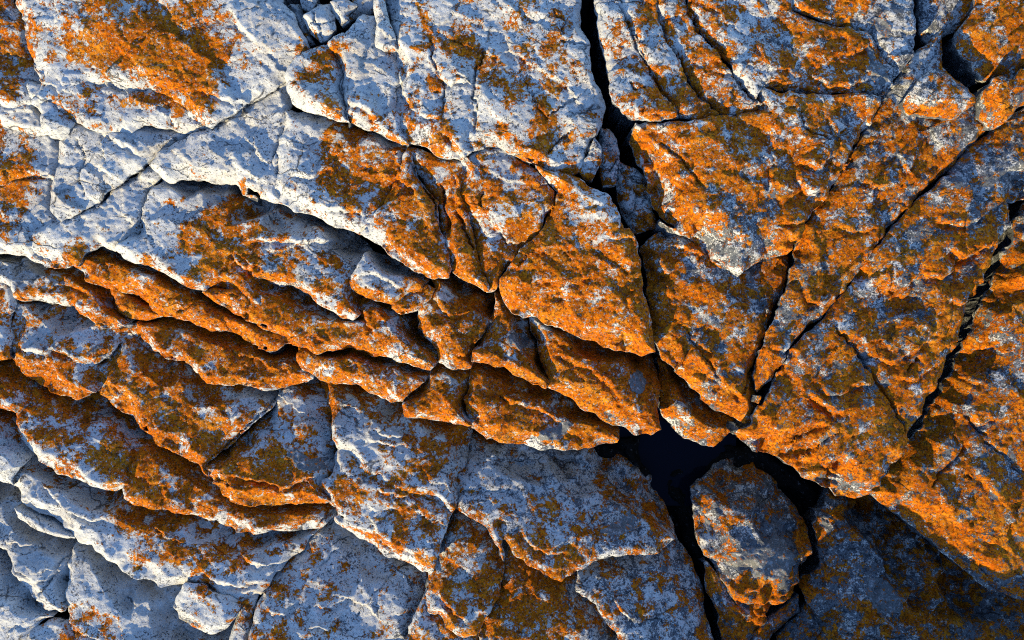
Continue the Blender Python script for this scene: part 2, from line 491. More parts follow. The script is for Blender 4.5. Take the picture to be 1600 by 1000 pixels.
def make_rock(i, b):
    raw = pts(b['outline'])
    poly = densify(raw, 4)
    b['seed'] = 100 + i * 13
    nx = np.roll(poly, -1, 0) - np.roll(poly, 1, 0); nx /= np.maximum(np.hypot(*nx.T), 1e-6)[:, None]
    nrm = np.stack([nx[:, 1], -nx[:, 0]], 1)
    area = .5 * np.sum(poly[:, 0] * np.roll(poly[:, 1], -1) - np.roll(poly[:, 0], -1) * poly[:, 1])
    if area < 0: nrm = -nrm
    size = math.sqrt(abs(area))
    amp = min(1, size / 110)
    poly = poly + nrm * GROW.get(b['key'], 1.0)
    poly = poly + nrm * ((fbm(poly[:, 0] / 22, poly[:, 1] / 22, b['seed'], 4, .6) * 2.0 + creased(poly[:, 0], poly[:, 1], 22, b['seed'] + 1, .3, 1.0) * 3.2 + creased(poly[:, 0], poly[:, 1], 9, b['seed'] + 2, .3, 1.0) * 1.6) * amp)[:, None]
    dr = np.array(b['dir']) if b['dir'] else DEF_DIR
    dr = dr / np.hypot(*dr); b['d'] = dr
    sd_ = SUN_V * [1, -1]
    A = poly; Bv = np.roll(poly, -1, 0)
    tn = Bv - A; tn = tn / np.maximum(np.hypot(*tn.T), 1e-6)[:, None]
    on = np.stack([tn[:, 1], -tn[:, 0]], 1)
    if area < 0: on = -on
    fs = on @ sd_
    if b['key'] in LAYERS:
        fs = np.where(on @ dr > 0, (on @ dr) - .42, (on @ dr))
    wseg = np.where(fs > -.1, np.clip(fs * 1.6 + .15, 0, 1), -np.clip((-fs - .1) * 1.8, 0, 1))
    inframe = poly[(poly[:, 0] > -20) & (poly[:, 0] < 1620) & (poly[:, 1] > -20) & (poly[:, 1] < 1020)]
    if len(inframe) < 3: inframe = poly
    b['tmax'] = TMAX.get(b['key'], (inframe @ dr).max())
    lo = np.floor(poly.min(0) / STEP) * STEP - STEP; hi = poly.max(0) + 2 * STEP
    gx = np.arange(lo[0], hi[0], STEP); gy = np.arange(lo[1], hi[1], STEP)
    X, Y = np.meshgrid(gx, gy); sh = X.shape
    P = np.stack([X.ravel(), Y.ravel()], 1)
    ins, near, dist, face = poly_info(P, poly, wseg)
    I = ins.reshape(sh)
    cell = I[:-1, :-1] | I[1:, :-1] | I[:-1, 1:] | I[1:, 1:]
    idx = np.arange(P.shape[0]).reshape(sh)
    q = np.stack([idx[:-1, :-1][cell], idx[1:, :-1][cell], idx[1:, 1:][cell], idx[:-1, 1:][cell]], 1)
    used = np.unique(q)
    remap = -np.ones(P.shape[0], np.int64); remap[used] = np.arange(len(used))
    q = remap[q]
    V = np.where(ins[used][:, None], P[used], near[used]); d = np.where(ins[used], dist[used], 0); f = face[used]
    z = surface(b, V[:, 0], V[:, 1], d, f)
    if b['z'] < -900: return None
    # border edges -> hanging sides
    e = np.concatenate([q[:, [0, 1]], q[:, [1, 2]], q[:, [2, 3]], q[:, [3, 0]]])
    ks = np.sort(e, 1); code = ks[:, 0] * len(V) + ks[:, 1]
    un, inv, cnt = np.unique(code, return_inverse=True, return_counts=True)
    be = e[cnt[inv] == 1]
    bv = np.unique(be); br = -np.ones(len(V), np.int64); br[bv] = np.arange(len(bv))
    # outward direction at border vertices
    out = np.zeros((len(bv), 2))
    dv = V[be[:, 1]] - V[be[:, 0]]
    no = np.stack([-dv[:, 1], dv[:, 0]], 1)
    np.add.at(out, br[be[:, 0]], no); np.add.at(out, br[be[:, 1]], no)
    out /= np.maximum(np.hypot(*out.T), 1e-6)[:, None]
    mid = V[bv] + out * 1.0
    chk, _, _, _ = poly_info(V[bv] + out * 3.0, poly, wseg)
    if chk.mean() > .5: out = -out
    rings = [V[bv]]; rz = [z[bv]]
    inset_max = min(13, size * .12)
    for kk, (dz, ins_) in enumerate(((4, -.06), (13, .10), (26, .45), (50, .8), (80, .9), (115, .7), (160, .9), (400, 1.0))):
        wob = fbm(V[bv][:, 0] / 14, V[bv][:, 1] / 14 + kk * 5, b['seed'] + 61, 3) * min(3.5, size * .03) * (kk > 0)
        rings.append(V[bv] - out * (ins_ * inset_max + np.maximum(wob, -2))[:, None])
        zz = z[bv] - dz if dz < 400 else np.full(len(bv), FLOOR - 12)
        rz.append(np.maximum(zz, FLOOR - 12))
    allV = np.concatenate([V] + rings[1:]); allZ = np.concatenate([z] + rz[1:])
    quads = [q[:, ::-1]]
    base = len(V); prev = bv
    for kk in range(1, len(rings)):
        cur = base + (kk - 1) * len(bv) + np.arange(len(bv))
        a0 = prev[br[be[:, 0]]]; a1 = prev[br[be[:, 1]]]; c0 = cur[br[be[:, 0]]]; c1 = cur[br[be[:, 1]]]
        quads.append(np.stack([a0, a1, c1, c0], 1)); prev = cur
    quads = np.concatenate(quads)
    b['zc'] = b['z'] - (20 if b['key'] in TMAX else .6 * b['bev'][1])
    wx, wy = to_world(allV[:, 0], allV[:, 1], b['zc'])
    co = np.stack([wx, wy, allZ * PX], 1)
    fx, fy = np.clip(V[:, 0], 0, 1600), np.clip(V[:, 1], 0, 1000)
    wa = V[:, 0] + fbm(V[:, 0] / 60, V[:, 1] / 60, 301, 3) * 22; wb = V[:, 1] + fbm(V[:, 0] / 60, V[:, 1] / 60, 302, 3) * 22
    lich = np.concatenate([sample(LMAP, wa, wb, 50)] + [sample(LMAP, r_[:, 0], r_[:, 1], 50) * .45 * (kk < 2) for kk, r_ in enumerate(rings[1:])])
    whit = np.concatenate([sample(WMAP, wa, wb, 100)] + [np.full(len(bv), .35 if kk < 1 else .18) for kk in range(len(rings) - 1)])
    ob = mesh_obj(b['name'], co, quads, M_CLEFT_SHADE if b['key'] in ('W1', 'W2', 'C4d') else M_ROCK, {'lichen': lich, 'white': whit})  # rocks deep in the clefts get the painted-in shade
    return ob

def mesh_obj(name, co, quads, mat, attrs=None, parent=None, origin=True):
    me = bpy.data.meshes.new(name)
    if origin:
        o = co.mean(0).copy(); o[2] = co[:, 2].min()
    else: o = np.zeros(3)
    co = co - o
    me.vertices.add(len(co)); me.vertices.foreach_set('co', co.astype(np.float32).ravel())
    n = len(quads)
    me.loops.add(n * 4); me.loops.foreach_set('vertex_index', quads.astype(np.int32).ravel())
    me.polygons.add(n); me.polygons.foreach_set('loop_start', np.arange(0, n * 4, 4, dtype=np.int32))
    try: me.polygons.foreach_set('loop_total', np.full(n, 4, np.int32))
    except Exception: pass
    me.polygons.foreach_set('use_smooth', np.ones(n, bool))
    me.update(calc_edges=True); me.validate()
    for k, v in (attrs or {}).items():
        a = me.attributes.new(k, 'FLOAT', 'POINT'); a.data.foreach_set('value', v.astype(np.float32))
    me.materials.append(mat)
    ob = bpy.data.objects.new(name, me)
    ob.location = o
    scene.collection.objects.link(ob)
    if parent is not None:
        ob.parent = parent; ob.location = mathutils.Vector(o) - parent.location
    return ob

# ------------------------------------------------------------------ cracks and small ledges inside the rocks
# white slabs, upper left
lip('1: 380,330 470,350 560,385', 6, 30)
lip('1: 440,580 520,610 600,655 650,665', 7, 25)
lip('1: 420,700 470,740 520,775', 6, 22)
crack('1: 640,790 615,870 600,950 575,1000', 2.2, 8)
crack('1: 330,590 370,680 340,790 370,860', 1.8, 5)
lip('1: 690,740 760,790 850,780 930,800', 6, 25)
lip('1: 890,770 900,830 960,850 1010,830', 6, 22)
lip('1: 1000,60 1060,120 1120,180', 5, 25)
lip('1: 850,370 930,400 1010,430 1080,430', 6, 25)
crack('1: 450,350 560,400 640,380', 1.6, 4)
lip('1: 1020,660 1040,720 1100,760 1167,790', 6, 25)
lip('2: 0,580 60,640 90,690 140,740', 7, 26)
lip('2: 240,850 330,890 420,905 500,910 545,925', 8, 26, 6)
lip('2: 210,740 260,765 330,745 400,710', 5, 20)
crack('2: 140,660 145,750', 1.8, 5)
# middle top
crack('2: 370,210 420,290 415,370 440,480 460,530', 2.6, 9)
lip('2: 420,420 470,450 560,480 600,560', 7, 20)
lip('2: 670,220 690,330 700,400 760,500', 9, 20, 5)
lip('2: 760,500 800,500 860,495', 9, 25, 6)
crack('2: 810,170 825,260 870,350 875,420 855,480', 2.4, 8)
lip('2: 830,270 870,340 900,360 950,345 1000,300', 11, 24, 6)
crack('2: 1045,190 1030,260 1000,330 1005,450 1005,600', 2.4, 8)
lip('2: 880,560 920,620 960,670 990,640', 10, 26, 6)
crack('3: 100,330 200,520 250,470 380,390', 1.8, 5)
crack('3: 200,680 270,600 330,550', 2, 7)
crack('3: 380,680 410,590', 2, 7)
crack('3: 260,170 390,185', 1.5, 4)
crack('3: 230,10 290,90 270,150', 1.6, 4)
lip('3: 70,640 130,680 210,690', 8, 25, 6)
# fan of facets under the middle blocks
crack('2: 715,690 750,760 790,830 830,880 850,960', 3, 13)
crack('2: 860,800 870,900 900,1000', 3.4, 14)
lip('2: 940,740 930,840 950,900', 9, 22, 5)
crack('2: 1040,820 1035,900', 2, 6)
crack('6: 930,0 960,90 1000,170', 3, 13)
lip('6: 600,120 680,165 760,230 830,260', 8, 25, 7)
crack('3: 250,830 240,890 190,960', 2.6, 9)
lip('7: 460,90 500,110 560,110 600,150', 6, 25, 6)
lip('7: 520,385 570,340 610,280', -9, 26, 7)
lip('7: 150,170 250,150 340,160', 5, 24)
lip('7: 60,330 180,300 330,300 420,260', 6, 28)
# white lip and orange shelves, centre left
lip('5: 1000,170 1050,230 1100,270 1167,310', 10, 30, 7)
lip('6: 0,140 60,120 180,125 300,130 400,120', 8, 22, 6)
lip('6: 300,120 400,125 470,145 530,145', 7, 20, 5)
lip('6: 185,390 230,410 330,410', 8, 18, 6)
lip('6: 440,560 520,600 600,600', 7, 22)
lip('6: 460,405 540,470 580,550', 8, 20, 5)
lip('6: 820,340 890,450 1000,430', 7, 24, 6)
lip('6: 920,610 1000,620 1090,630', 7, 20, 5)
lip('6: 480,270 560,260 640,300 700,340', 5, 20, 5)
crack('6: 640,450 700,440 760,430', 2, 7)
crack('7: 140,490 165,570 175,660 215,720', 3, 12)
lip('7: 50,560 130,600 170,690', 7, 20)
lip('7: 220,600 320,640 420,690 520,790', 6, 28)
crack('6: 1110,800 1140,830', 2.5, 6)
lip('7: 0,800 100,830 200,860 330,960', 6, 24)
# strata, left
lip('5: 200,330 300,310 370,340', 5, 20)
lip('5: 640,600 700,600 790,640 860,690', 9, 20, 6)
lip('5: 60,560 140,600 260,590 380,640', 9, 26, 8)
lip('5: 450,740 520,760 560,720 620,660', 8, 22, 6)
crack('5: 690,690 720,650 740,630', 2.6, 9)
crack('0: 427,614 415,640 391,660 360,690 326,720', 2.2, 8)
lip('9: 1000,230 1100,240 1235,250', 9, 28, 7)
lip('10: 0,250 100,250 180,290 300,240 400,250', 11, 26, 7)
lip('10: 600,20 660,60 740,60', 6, 20)
lip('10: 540,70 650,90 800,110', 5, 24)
lip('10: 620,290 700,325 800,320', 8, 26, 6)
lip('10: 610,440 650,520 700,560 860,570', 11, 26, 8)
lip('10: 0,620 60,650 180,650', 8, 22, 6)
crack('10: 320,500 340,470 400,420', 2, 7)
crack('10: 310,700 400,620 470,580', 1.5, 4)
lip('10: 320,850 400,850 500,800', 8, 26, 7)
lip('10: 100,860 180,880 240,800', 9, 26, 7)
lip('10: 290,930 380,950 460,880', 7, 24, 6)
crack('10: 480,940 600,800 700,700', 1.4, 3.5)
lip('10: 890,770 960,850 1060,930', 8, 22, 6)
crack('11: 210,140 260,210 320,270', 2.4, 8)
crack('10: 985,330 1100,340 1235,335', 1.5, 4)
lip('11: 100,500 150,570 220,600 330,600', 8, 26, 7)
lip('11: 470,640 600,625 720,640 850,580', 7, 30, 7)
lip('11: 510,770 540,830 600,900 640,920', 6, 30, 7)
lip('11: 440,850 510,960 560,1000', 9, 26, 6)
# lower left
lip('9: 110,330 160,370 230,420', 8, 20, 6)
lip('9: 250,330 330,400 420,440 500,430', 9, 22, 6)
lip('9: 180,240 240,310 260,340', 8, 20, 6)
lip('9: 560,330 640,400 760,420', 7, 24, 6)
lip('9: 700,440 770,520 860,560', 6, 22, 6)
lip('9: 920,650 1010,720 1100,740 1220,710', 10, 26, 8)
lip('9: 1060,560 1120,610 1235,650', 8, 22, 6)
lip('9: 0,580 60,640 150,720 240,715', 8, 20, 6)
lip('9: 20,540 100,560 200,560', 6, 20, 5)
crack('9: 300,570 270,640 220,730 160,810', 2.2, 8)
lip('9: 590,700 640,730 700,770 770,780', 7, 16, 6)
lip('9: 310,900 380,960 480,990', 7, 24, 6)
# right blocks
crack('3: 530,0 580,130 650,270 700,370 780,490', 2.6, 9)
crack('3: 690,0 740,150 820,310 870,400 970,480', 3, 11)
crack('3: 830,0 880,120 960,200 1030,320 1150,450', 3.2, 12)
crack('3: 560,350 600,390 680,370', 2, 6)
lip('3: 560,440 600,500 680,490 780,490', 7, 22, 6)
lip('3: 950,290 1020,310 1040,330', 8, 18, 5)
crack('4: 50,350 150,370 290,380', 2.6, 9)
lip('4: 260,300 340,350 430,350 510,310', 11, 30, 7)
lip('4: 430,200 480,190 530,150', 9, 25, 6)
lip('4: 340,500 360,570 420,530', 10, 24, 6)
lip('4: 200,690 280,720 340,630', 14, 26, 8)
lip('4: 180,730 240,830 300,800', 12, 24, 7)
lip('4: 200,870 240,890 300,850', 10, 20, 6)
lip('4: 100,960 180,960 230,940', 8, 20, 6)
crack('4: 220,470 210,540 330,600', 2, 6)
crack('3: 700,610 780,680 900,830', 1.8, 6)
lip('3: 660,640 700,720 790,800', 7, 20, 6)
lip('7: 760,130 880,170 1000,250', 5, 20, 6)
lip('8: 150,160 190,160 215,110', 9, 18, 6)
lip('7: 660,200 700,280 760,240', 9, 20, 6)
lip('7: 850,530 900,600 930,560', 8, 18, 5)
crack('7: 800,500 900,650 980,760', 2, 6)
lip('7: 760,620 800,690 900,760', 8, 18, 6)
crack('7: 1167,580 1120,680 1040,800', 2, 7)
lip('7: 900,690 1000,760 1080,830', 7, 22, 7)
lip('8: 210,290 250,390 330,390', 7, 22, 6)
lip('8: 60,560 130,600 170,560', 8, 20, 6)
lip('4: 650,640 700,720 740,650', 6, 22, 6)
lip('4: 470,760 560,800 640,780', 6, 22, 6)
lip('4: 370,960 470,990 560,960', 7, 22, 7)
crack('8: 350,500 430,580 540,750 620,880 660,970', 3, 11)
crack('8: 720,640 660,700', 3, 10)
lip('8: 520,470 640,440 760,470 800,520', -7, 30, 8)
lip('8: 560,330 660,320 720,260', 10, 30, 8)
lip('8: 740,260 830,280 900,240', 9, 24, 7)
lip('8: 890,150 920,195 1000,150 1090,120', 16, 24, 8)
lip('8: 860,370 920,400 1040,270', 9, 24, 7)
lip('8: 250,730 330,790 450,740 530,740', 10, 30, 8)
lip('8: 230,780 320,850 390,870', 9, 24, 7)
lip('8: 500,610 600,650 700,590 790,540', 9, 28, 8)
lip('8: 620,720 700,720 800,640', 7, 28, 8)
crack('12: 120,110 240,60 330,20', 2.2, 7)
crack('12: 230,170 300,110 380,30', 2.2, 7)
crack('12: 230,230 300,200 420,270', 2, 6)
lip('12: 250,200 320,250 440,270 540,230', 7, 26, 8)
crack('12: 970,100 930,160 860,210 800,290', 2.8, 10)
lip('8: 920,710 960,740 1000,700', 9, 20, 6)
lip('8: 920,860 970,920 1040,880', 9, 20, 6)
crack('8: 950,680 1000,720 1050,670', 2, 7)
crack('8: 900,880 1010,980', 2, 7)
lip('4: 820,940 930,960 1040,920', 10, 26, 8)
lip('12: 810,310 860,380 950,470', 7, 26, 8)
lip('12: 1000,200 1080,300 1160,400', 5, 30, 8)
crack('12: 1040,80 1140,150 1235,260', 1.8, 6)
lip('11: 1070,780 1130,830 1235,830', 10, 18, 7)
lip('12: 0,830 80,830 200,740', 9, 20, 7)
lip('11: 1150,770 1200,760 1235,700', 7, 24, 6)
lip('12: 480,570 600,640 640,680', 7, 24, 6)
lip('12: 250,830 300,900 340,930', 7, 20, 6)

crack('3: 515,710 560,800 600,840 665,860', 2, 8)
crack('3: 540,740 600,790 660,800', 1.6, 6)
crack('3: 560,960 600,870 590,830', 1.6, 6)
crack('3: 445,740 480,730 520,690', 1.6, 6)
crack('3: 455,640 490,620 510,610', 1.5, 5)
crack('2: 300,60 330,120 350,180', 1.6, 6)
crack('2: 270,110 330,120 395,100', 1.4, 5)

# ------------------------------------------------------------------ the rocks
# --- upper left: pale slabs
rock('A', 'rock_slab', 'large white slab with the broad orange lichen patch, above a diagonal crack', 22, .06, (22, 16),
     '0: 12,-90 16,0 38,34 42,72 60,120 50,158 88,166 137,122 1: 470,335 560,372 640,365 700,400 760,440 850,510 910,540 1000,490 2: 10,435 100,370 185,315 215,260 285,205 260,170 230,110 185,40 150,0 0: 434,-90')
rock('Aledge', 'ledge', None, 8, .10, (16, 14),
     '1: 245,400 238,450 290,505 330,530 440,565 560,577 620,540 700,552 780,562 870,550 905,545 870,500 760,420 640,340 500,320 380,320 290,330', parent='A')
rock('L1', 'rock_block', 'brown-topped block at the left border above the small pale lens of rock', 4, .06, (14, 12),
     '0: -90,-90 6,-90 10,0 34,36 38,74 56,120 46,160 30,170 0,160 -90,150')
rock('L1b', 'rock_block', 'small pale lens of rock with one brown spot at the left border', -8, .08, (14, 12),
     '0: -90,130 0,150 44,152 74,190 76,207 60,207 36,203 14,196 0,190 -90,185')
rock('A2', 'rock_block', 'bare white knob between the brown-spotted lens and the white wedge', 2, .05, (14, 13),
     '1: 120,360 200,360 245,420 245,460 300,515 318,535 290,575 262,597 225,590 205,560 200,500 150,450 125,430')
rock('B2', 'rock_block', 'white wedge of rock with an olive tinge, its lower edge along the diagonal crack', -4, .07, (20, 15),
     '1: 262,605 325,520 440,550 560,560 700,545 868,556 760,608 650,683 510,786 430,855 370,900 270,955 228,905 215,805 232,770 248,625')
rock('L2', 'rock_block', 'block at the left border with a blurred rusty patch, between two grooves', -12, .10, (16, 13),
     '0: -90,180 0,185 40,200 82,205 86,222 82,276 60,276 30,284 0,285 -90,290')
rock('L3', 'rock_block', 'block at the left border with bright orange lichen, above the white ledge', -16, .06, (14, 10),
     '0: -90,286 0,282 40,278 80,274 78,290 76,325 90,350 60,372 0,362 -90,360')
rock('B3', 'rock_slab', 'white pitted slab under the diagonal crack with two tiny rust spots', 2, .06, (20, 17),
     '1: 920,552 1010,490 1160,378 2: 100,380 185,332 196,430 178,560 135,680 148,760 152,868 60,840 0,815 1: 1120,850 1050,826 1010,792 940,786 870,770 790,766 720,776 690,742 655,712 690,665 780,615')
rock('B5', 'rock_block', 'pale block with a speckled orange top, its pale lip over a shadowed groove', 15, .10, (24, 20),
     '2: 176,474 280,480 350,500 450,532 540,562 640,597 702,628 712,660 690,745 640,800 620,862 585,930 545,992 500,1000 440,985 370,960 300,922 240,910 158,872 138,800 128,700 160,590')
rock('B4L', 'rock_slab', 'long white slab at the left border ending in a scalloped bare lip', -8, .07, (24, 18),
     '0: -90,350 0,352 60,360 92,348 84,325 1: 230,925 300,955 380,905 440,870 480,830 520,795 590,742 640,715 690,745 640,790 612,870 600,950 575,1000 5: 565,75 520,120 480,160 420,130 350,175 325,232 270,240 200,243 120,203 60,174 0,176 0: -90,395')
rock('B4R', 'rock_slab', 'wide slab with mixed white and rusty crust and a bright winding pale lip', -10, .10, (20, 18),
     '1: 655,720 690,745 640,790 612,870 600,950 578,1000 5: 568,78 500,165 560,208 640,238 700,263 760,303 850,338 890,345 900,320 985,330 1050,380 1140,420 6: 20,260 100,303 200,322 240,332 330,402 400,442 470,472 500,440 480,340 540,170 420,50 340,-30 200,-60 2: 0,780 1: 1000,760 790,740')
rock('B7', 'rock_slab', 'rusty slab below the winding pale lip, ending in a ragged orange edge', -20, .13, (20, 18),
     '5: 890,350 930,395 1000,440 1090,475 1167,502 6: 60,492 120,522 180,535 215,575 300,610 400,602 460,590 520,610 640,640 740,672 810,682 845,648 830,600 800,560 760,505 755,440 700,400 560,330 480,400 300,340 200,280 0,210 5: 1000,300 920,290')
rock('B6', 'rock_block', 'small pale lens block with one brown spot, tucked under the orange overhang', -4, .13, (14, 14),
     '6: 540,165 600,180 700,215 800,262 795,300 780,332 740,362 650,397 572,390 540,372 470,336 464,300 500,250')
rock('B6b', 'stone', 'small orange knob touching the right end of the pale lens block', -16, .14, (12, 11),
     '6: 650,392 740,352 800,320 830,340 805,390 755,432 682,446 645,420')
rock('B8', 'rock_block', 'orange block with white blotches, left of the short dark vertical crack', -14, .15, (20, 18),
     '6: 762,420 800,388 830,320 800,270 900,270 1000,290 1085,330 1092,385 1083,442 1048,502 1000,590 988,655 985,680 920,683 852,655 838,602 798,560 758,505')
rock('B9a', 'rock_block', 'orange block with a pale grey patch, right of the short dark vertical crack', -12, .15, (20, 18),
     '6: 1100,385 1090,330 1167,330 7: 60,360 140,440 150,500 168,570 178,660 215,722 200,766 140,747 56,712 6: 1130,672 1060,662 994,652 1004,594 1052,505 1088,445')
rock('B9b', 'rock_slab', 'burnt orange slab with a round grey lichen disc under the big orange block', -14, .20, (34, 26),
     '7: 146,490 130,430 300,470 500,540 690,600 705,680 706,800 702,872 697,942 660,970 600,967 520,932 440,902 380,862 330,822 300,802 206,768 220,722 182,658 170,565')
# --- middle top
rock('C1a', 'rock_block', 'pale pointed block with speckled orange, beside the stony gully', 30, .10, (22, 20),
     '2: 348,195 372,214 420,290 415,370 440,480 458,528 350,494 280,476 205,440 190,330 232,250')
rock('C1b', 'rock_block', 'smooth bluish slab face right of the stony gully, rusty along its lower end', 30, .13, (20, 18),
     '2: 352,190 440,130 500,62 570,50 582,100 576,198 658,212 690,330 652,380 655,480 682,590 704,618 640,590 540,552 462,526 444,478 420,368 426,290 380,212')
rock('C2', 'stone', 'narrow bare cream sliver of rock at the upper edge right of the gully', 32, .05, (12, 12),
     '0: 584,-90 606,-90 2: 600,0 618,60 652,170 662,206 612,214 576,197 582,100 572,40 575,0')
rock('C3', 'rock_block', 'tall block of white and blue rock speckled with orange, left of the black cleft', 36, 0.1, (24, 20),
     '0: 606,-90 912,-90 3: 350,0 350,80 385,170 400,300 440,380 466,450 440,530 410,600 375,680 340,742 290,752 200,722 110,690 60,652 0,622 2: 1050,622 990,645 950,682 850,662 760,602 712,606 690,570 658,500 655,385 694,330 666,208 655,165 625,60 606,0')
rock('C4a', 'stone', 'blue-white wedge stone at the lower corner of the tall speckled block', 14, .05, (10, 10),
     '3: 345,745 380,684 412,604 440,642 442,700 402,782 370,770', rough=1.7, dir=(-.2, 1))
rock('C4b', 'stone', 'smooth grey elongated stone wedged inside the black cleft', -8, .05, (14, 14),
     '3: 440,560 480,556 512,600 522,660 505,800 455,806 428,690', rough=1.7, dir=(.3, .9))
rock('C4c', 'stone', 'broken grey stone with fine cracks low in the black cleft', -28, .1, (12, 12),
     '3: 500,700 600,745 662,800 668,920 680,990 600,1010 560,960 516,850', rough=1.7, dir=(-.3, .9))
rock('C4d', 'stone', 'dark shaded sliver of stone beneath the broken grey stone in the cleft', -58, .1, (12, 12),
     '3: 520,880 600,960 7: 680,20 640,110 600,110 560,40', rough=1.7, dir=(-.3, .9))
rock('P1', 'rock_block', 'orange triangular facet at the left end of the fan of facets', 18, .05, (26, 22),
     '2: 716,640 700,690 696,745 645,810 622,870 550,985 6: 520,98 600,150 640,185 700,212 760,258 830,288 888,284 898,250 880,200 860,120 825,30 2: 832,880 790,830 750,760 722,695 740,660')
rock('P2', 'rock_block', 'narrow rusty ridge in the middle of the fan of facets', 16, .05, (24, 22),
     '2: 722,640 800,670 870,690 960,690 950,740 935,840 6: 960,0 1000,170 1060,345 1000,312 910,262 890,200 866,110 840,20 2: 845,880 800,820 760,750 726,690', dir=(.05, 1))
rock('P3', 'rock_block', 'white and orange facet at the right end of the fan, beside a dark crack', 20, .03, (26, 22),
     '2: 962,690 1060,640 1167,640 3: 60,668 150,740 235,835 190,950 7: 205,15 170,72 110,132 50,212 0,285 6: 1090,330 1060,342 1004,172 966,0 2: 940,840 955,740')
rock('C6', 'rock_block', 'big bright orange block overhanging the burnt orange slab, centre of the outcrop', 26, -.04, (46, 28),
     '3: 66,664 200,728 330,764 470,842 515,900 545,1000 7: 562,70 602,150 617,220 622,290 642,400 662,480 672,608 620,627 580,622 500,602 420,572 340,547 240,512 140,467 100,472 60,452 10,372 2,296 54,222 116,140 176,80 214,22 3: 200,955 245,835 160,745')
# --- orange and brown layers under the ledges
rock('L2a', 'rock_slab', 'long thin orange layer under the white scalloped lip', -36, .16, (22, 20),
     '5: 330,200 322,232 362,258 372,302 440,332 500,337 560,352 640,397 680,452 760,462 830,487 900,514 990,522 1060,562 1120,587 1167,598 6: 60,594 130,598 178,574 218,580 250,560 200,500 0,420 5: 1000,390 880,310 700,220 560,160 420,100')
rock('L2b', 'rock_slab', 'bright orange tongue of rock with a pale lip over shaded brown rock', -36, .15, (26, 22),
     '6: 236,598 230,650 245,692 320,722 400,747 480,757 560,792 640,830 692,827 722,792 772,758 815,690 740,640 520,570 400,560 300,570 215,560')
rock('L2c', 'rock_block', 'orange block with a white blaze, left of the thin upright crack', -40, .16, (24, 20),
     '6: 830,660 860,630 920,640 988,645 982,742 966,830 968,885 984,925 920,923 850,913 780,902 710,882 694,842 724,792 784,742')
rock('B10', 'rock_slab', 'brown-orange slab with a kinked grey lichen patch above the black water gap', -42, .22, (36, 26),
     '6: 990,645 1060,630 1167,660 7: 60,680 150,715 240,740 330,790 420,850 520,900 11: 545,10 562,50 552,102 490,108 400,118 290,126 200,122 100,107 0,90 10: 1167,88 1120,78 1060,32 6: 992,942 972,888 968,832 986,742')
# --- left strata
rock('D0', 'rock_block', 'grey shaded block at the left border under the scalloped white lip', -52, .12, (16, 14),
     '5: 0,150 90,190 100,200 62,262 40,320 0,300 0: -90,430 -90,380')
rock('D1', 'rock_slab', 'grey-white slab with a rounded bare nose at the left, under the scalloped lip', -50, .16, (20, 20),
     '5: 100,180 62,262 44,330 50,367 120,382 200,392 300,397 350,452 400,487 470,502 530,492 548,462 490,405 478,345 460,300 330,200 200,200')
rock('D1b', 'rock_block', 'small rust-brown block in the shade of the thin orange layer', -56, .12, (14, 14),
     '5: 470,330 480,400 505,435 560,462 620,472 695,452 680,400 600,330 500,290')
rock('D2', 'rock_slab', 'brown and lilac slab in the shade of the thin orange layer', -56, .20, (22, 20),
     '5: 595,470 588,500 602,522 622,562 642,602 720,632 790,642 850,692 900,737 980,742 1060,747 1120,760 6: 0,752 60,767 140,772 200,747 292,722 300,680 250,600 100,540 0,500 5: 900,450 760,420 660,430')
rock('L4', 'rock_block', 'brown block at the left border beside the blue slab with bare rounded nose above', -60, .10, (16, 14),
     '0: -90,420 5: 0,280 45,330 62,400 38,445 28,520 32,600 45,642 0,645 0: -90,560')
rock('D3', 'rock_slab', 'blue-lilac slab with a bright orange lower front at the left', -64, .18, (42, 30),
     '5: 60,340 25,440 14,505 24,592 60,652 100,712 160,752 230,787 310,802 372,792 405,780 395,700 384,650 432,640 500,570 620,530 620,450 350,400 200,350')
rock('D4a', 'rock_slab', 'dotted blue slab with saw-toothed orange lower edge, left of a hairline crack', -72, .17, (40, 28),
     '5: 450,600 486,530 540,450 640,500 640,590 760,600 900,690 1060,720 6: 60,720 135,790 0: 418,640 391,660 360,690 322,722 9: 960,232 920,192 860,162 740,110 690,66 650,28 5: 640,955 590,932 530,882 470,842 420,792 392,742 400,720 400,655')
rock('D4b', 'rock_slab', 'blue-topped slab with a glowing orange scooped lip, right of a hairline crack', -70, .20, (34, 28),
     '6: 60,700 180,680 330,700 380,790 374,850 384,1000 10: 408,120 402,250 362,285 366,302 402,342 390,372 280,377 200,372 120,387 0,377 9: 1150,386 1090,372 1030,332 1000,292 964,232 950,200 0: 330,722 364,692 395,662 421,642 430,616')
rock('D5', 'rock_slab', 'blue slab with brown streaks and cracked grey crust beneath the orange tongue', -76, 0.36, (20, 18),
     '6: 300,700 400,700 560,740 700,790 860,860 980,880 10: 1060,0 1030,90 1012,182 978,262 986,332 954,402 860,367 780,337 700,322 622,302 560,252 530,192 470,152 412,112 406,0', rough=.75)
rock('D5b', 'rock_block', 'block with a bare cream lower lip beside the meeting point of two cracks', -80, .16, (26, 22),
     '10: 364,300 400,258 440,130 560,230 640,300 760,330 950,405 936,470 900,560 856,690 760,652 670,612 560,552 480,512 430,472 424,442 476,444 402,366')
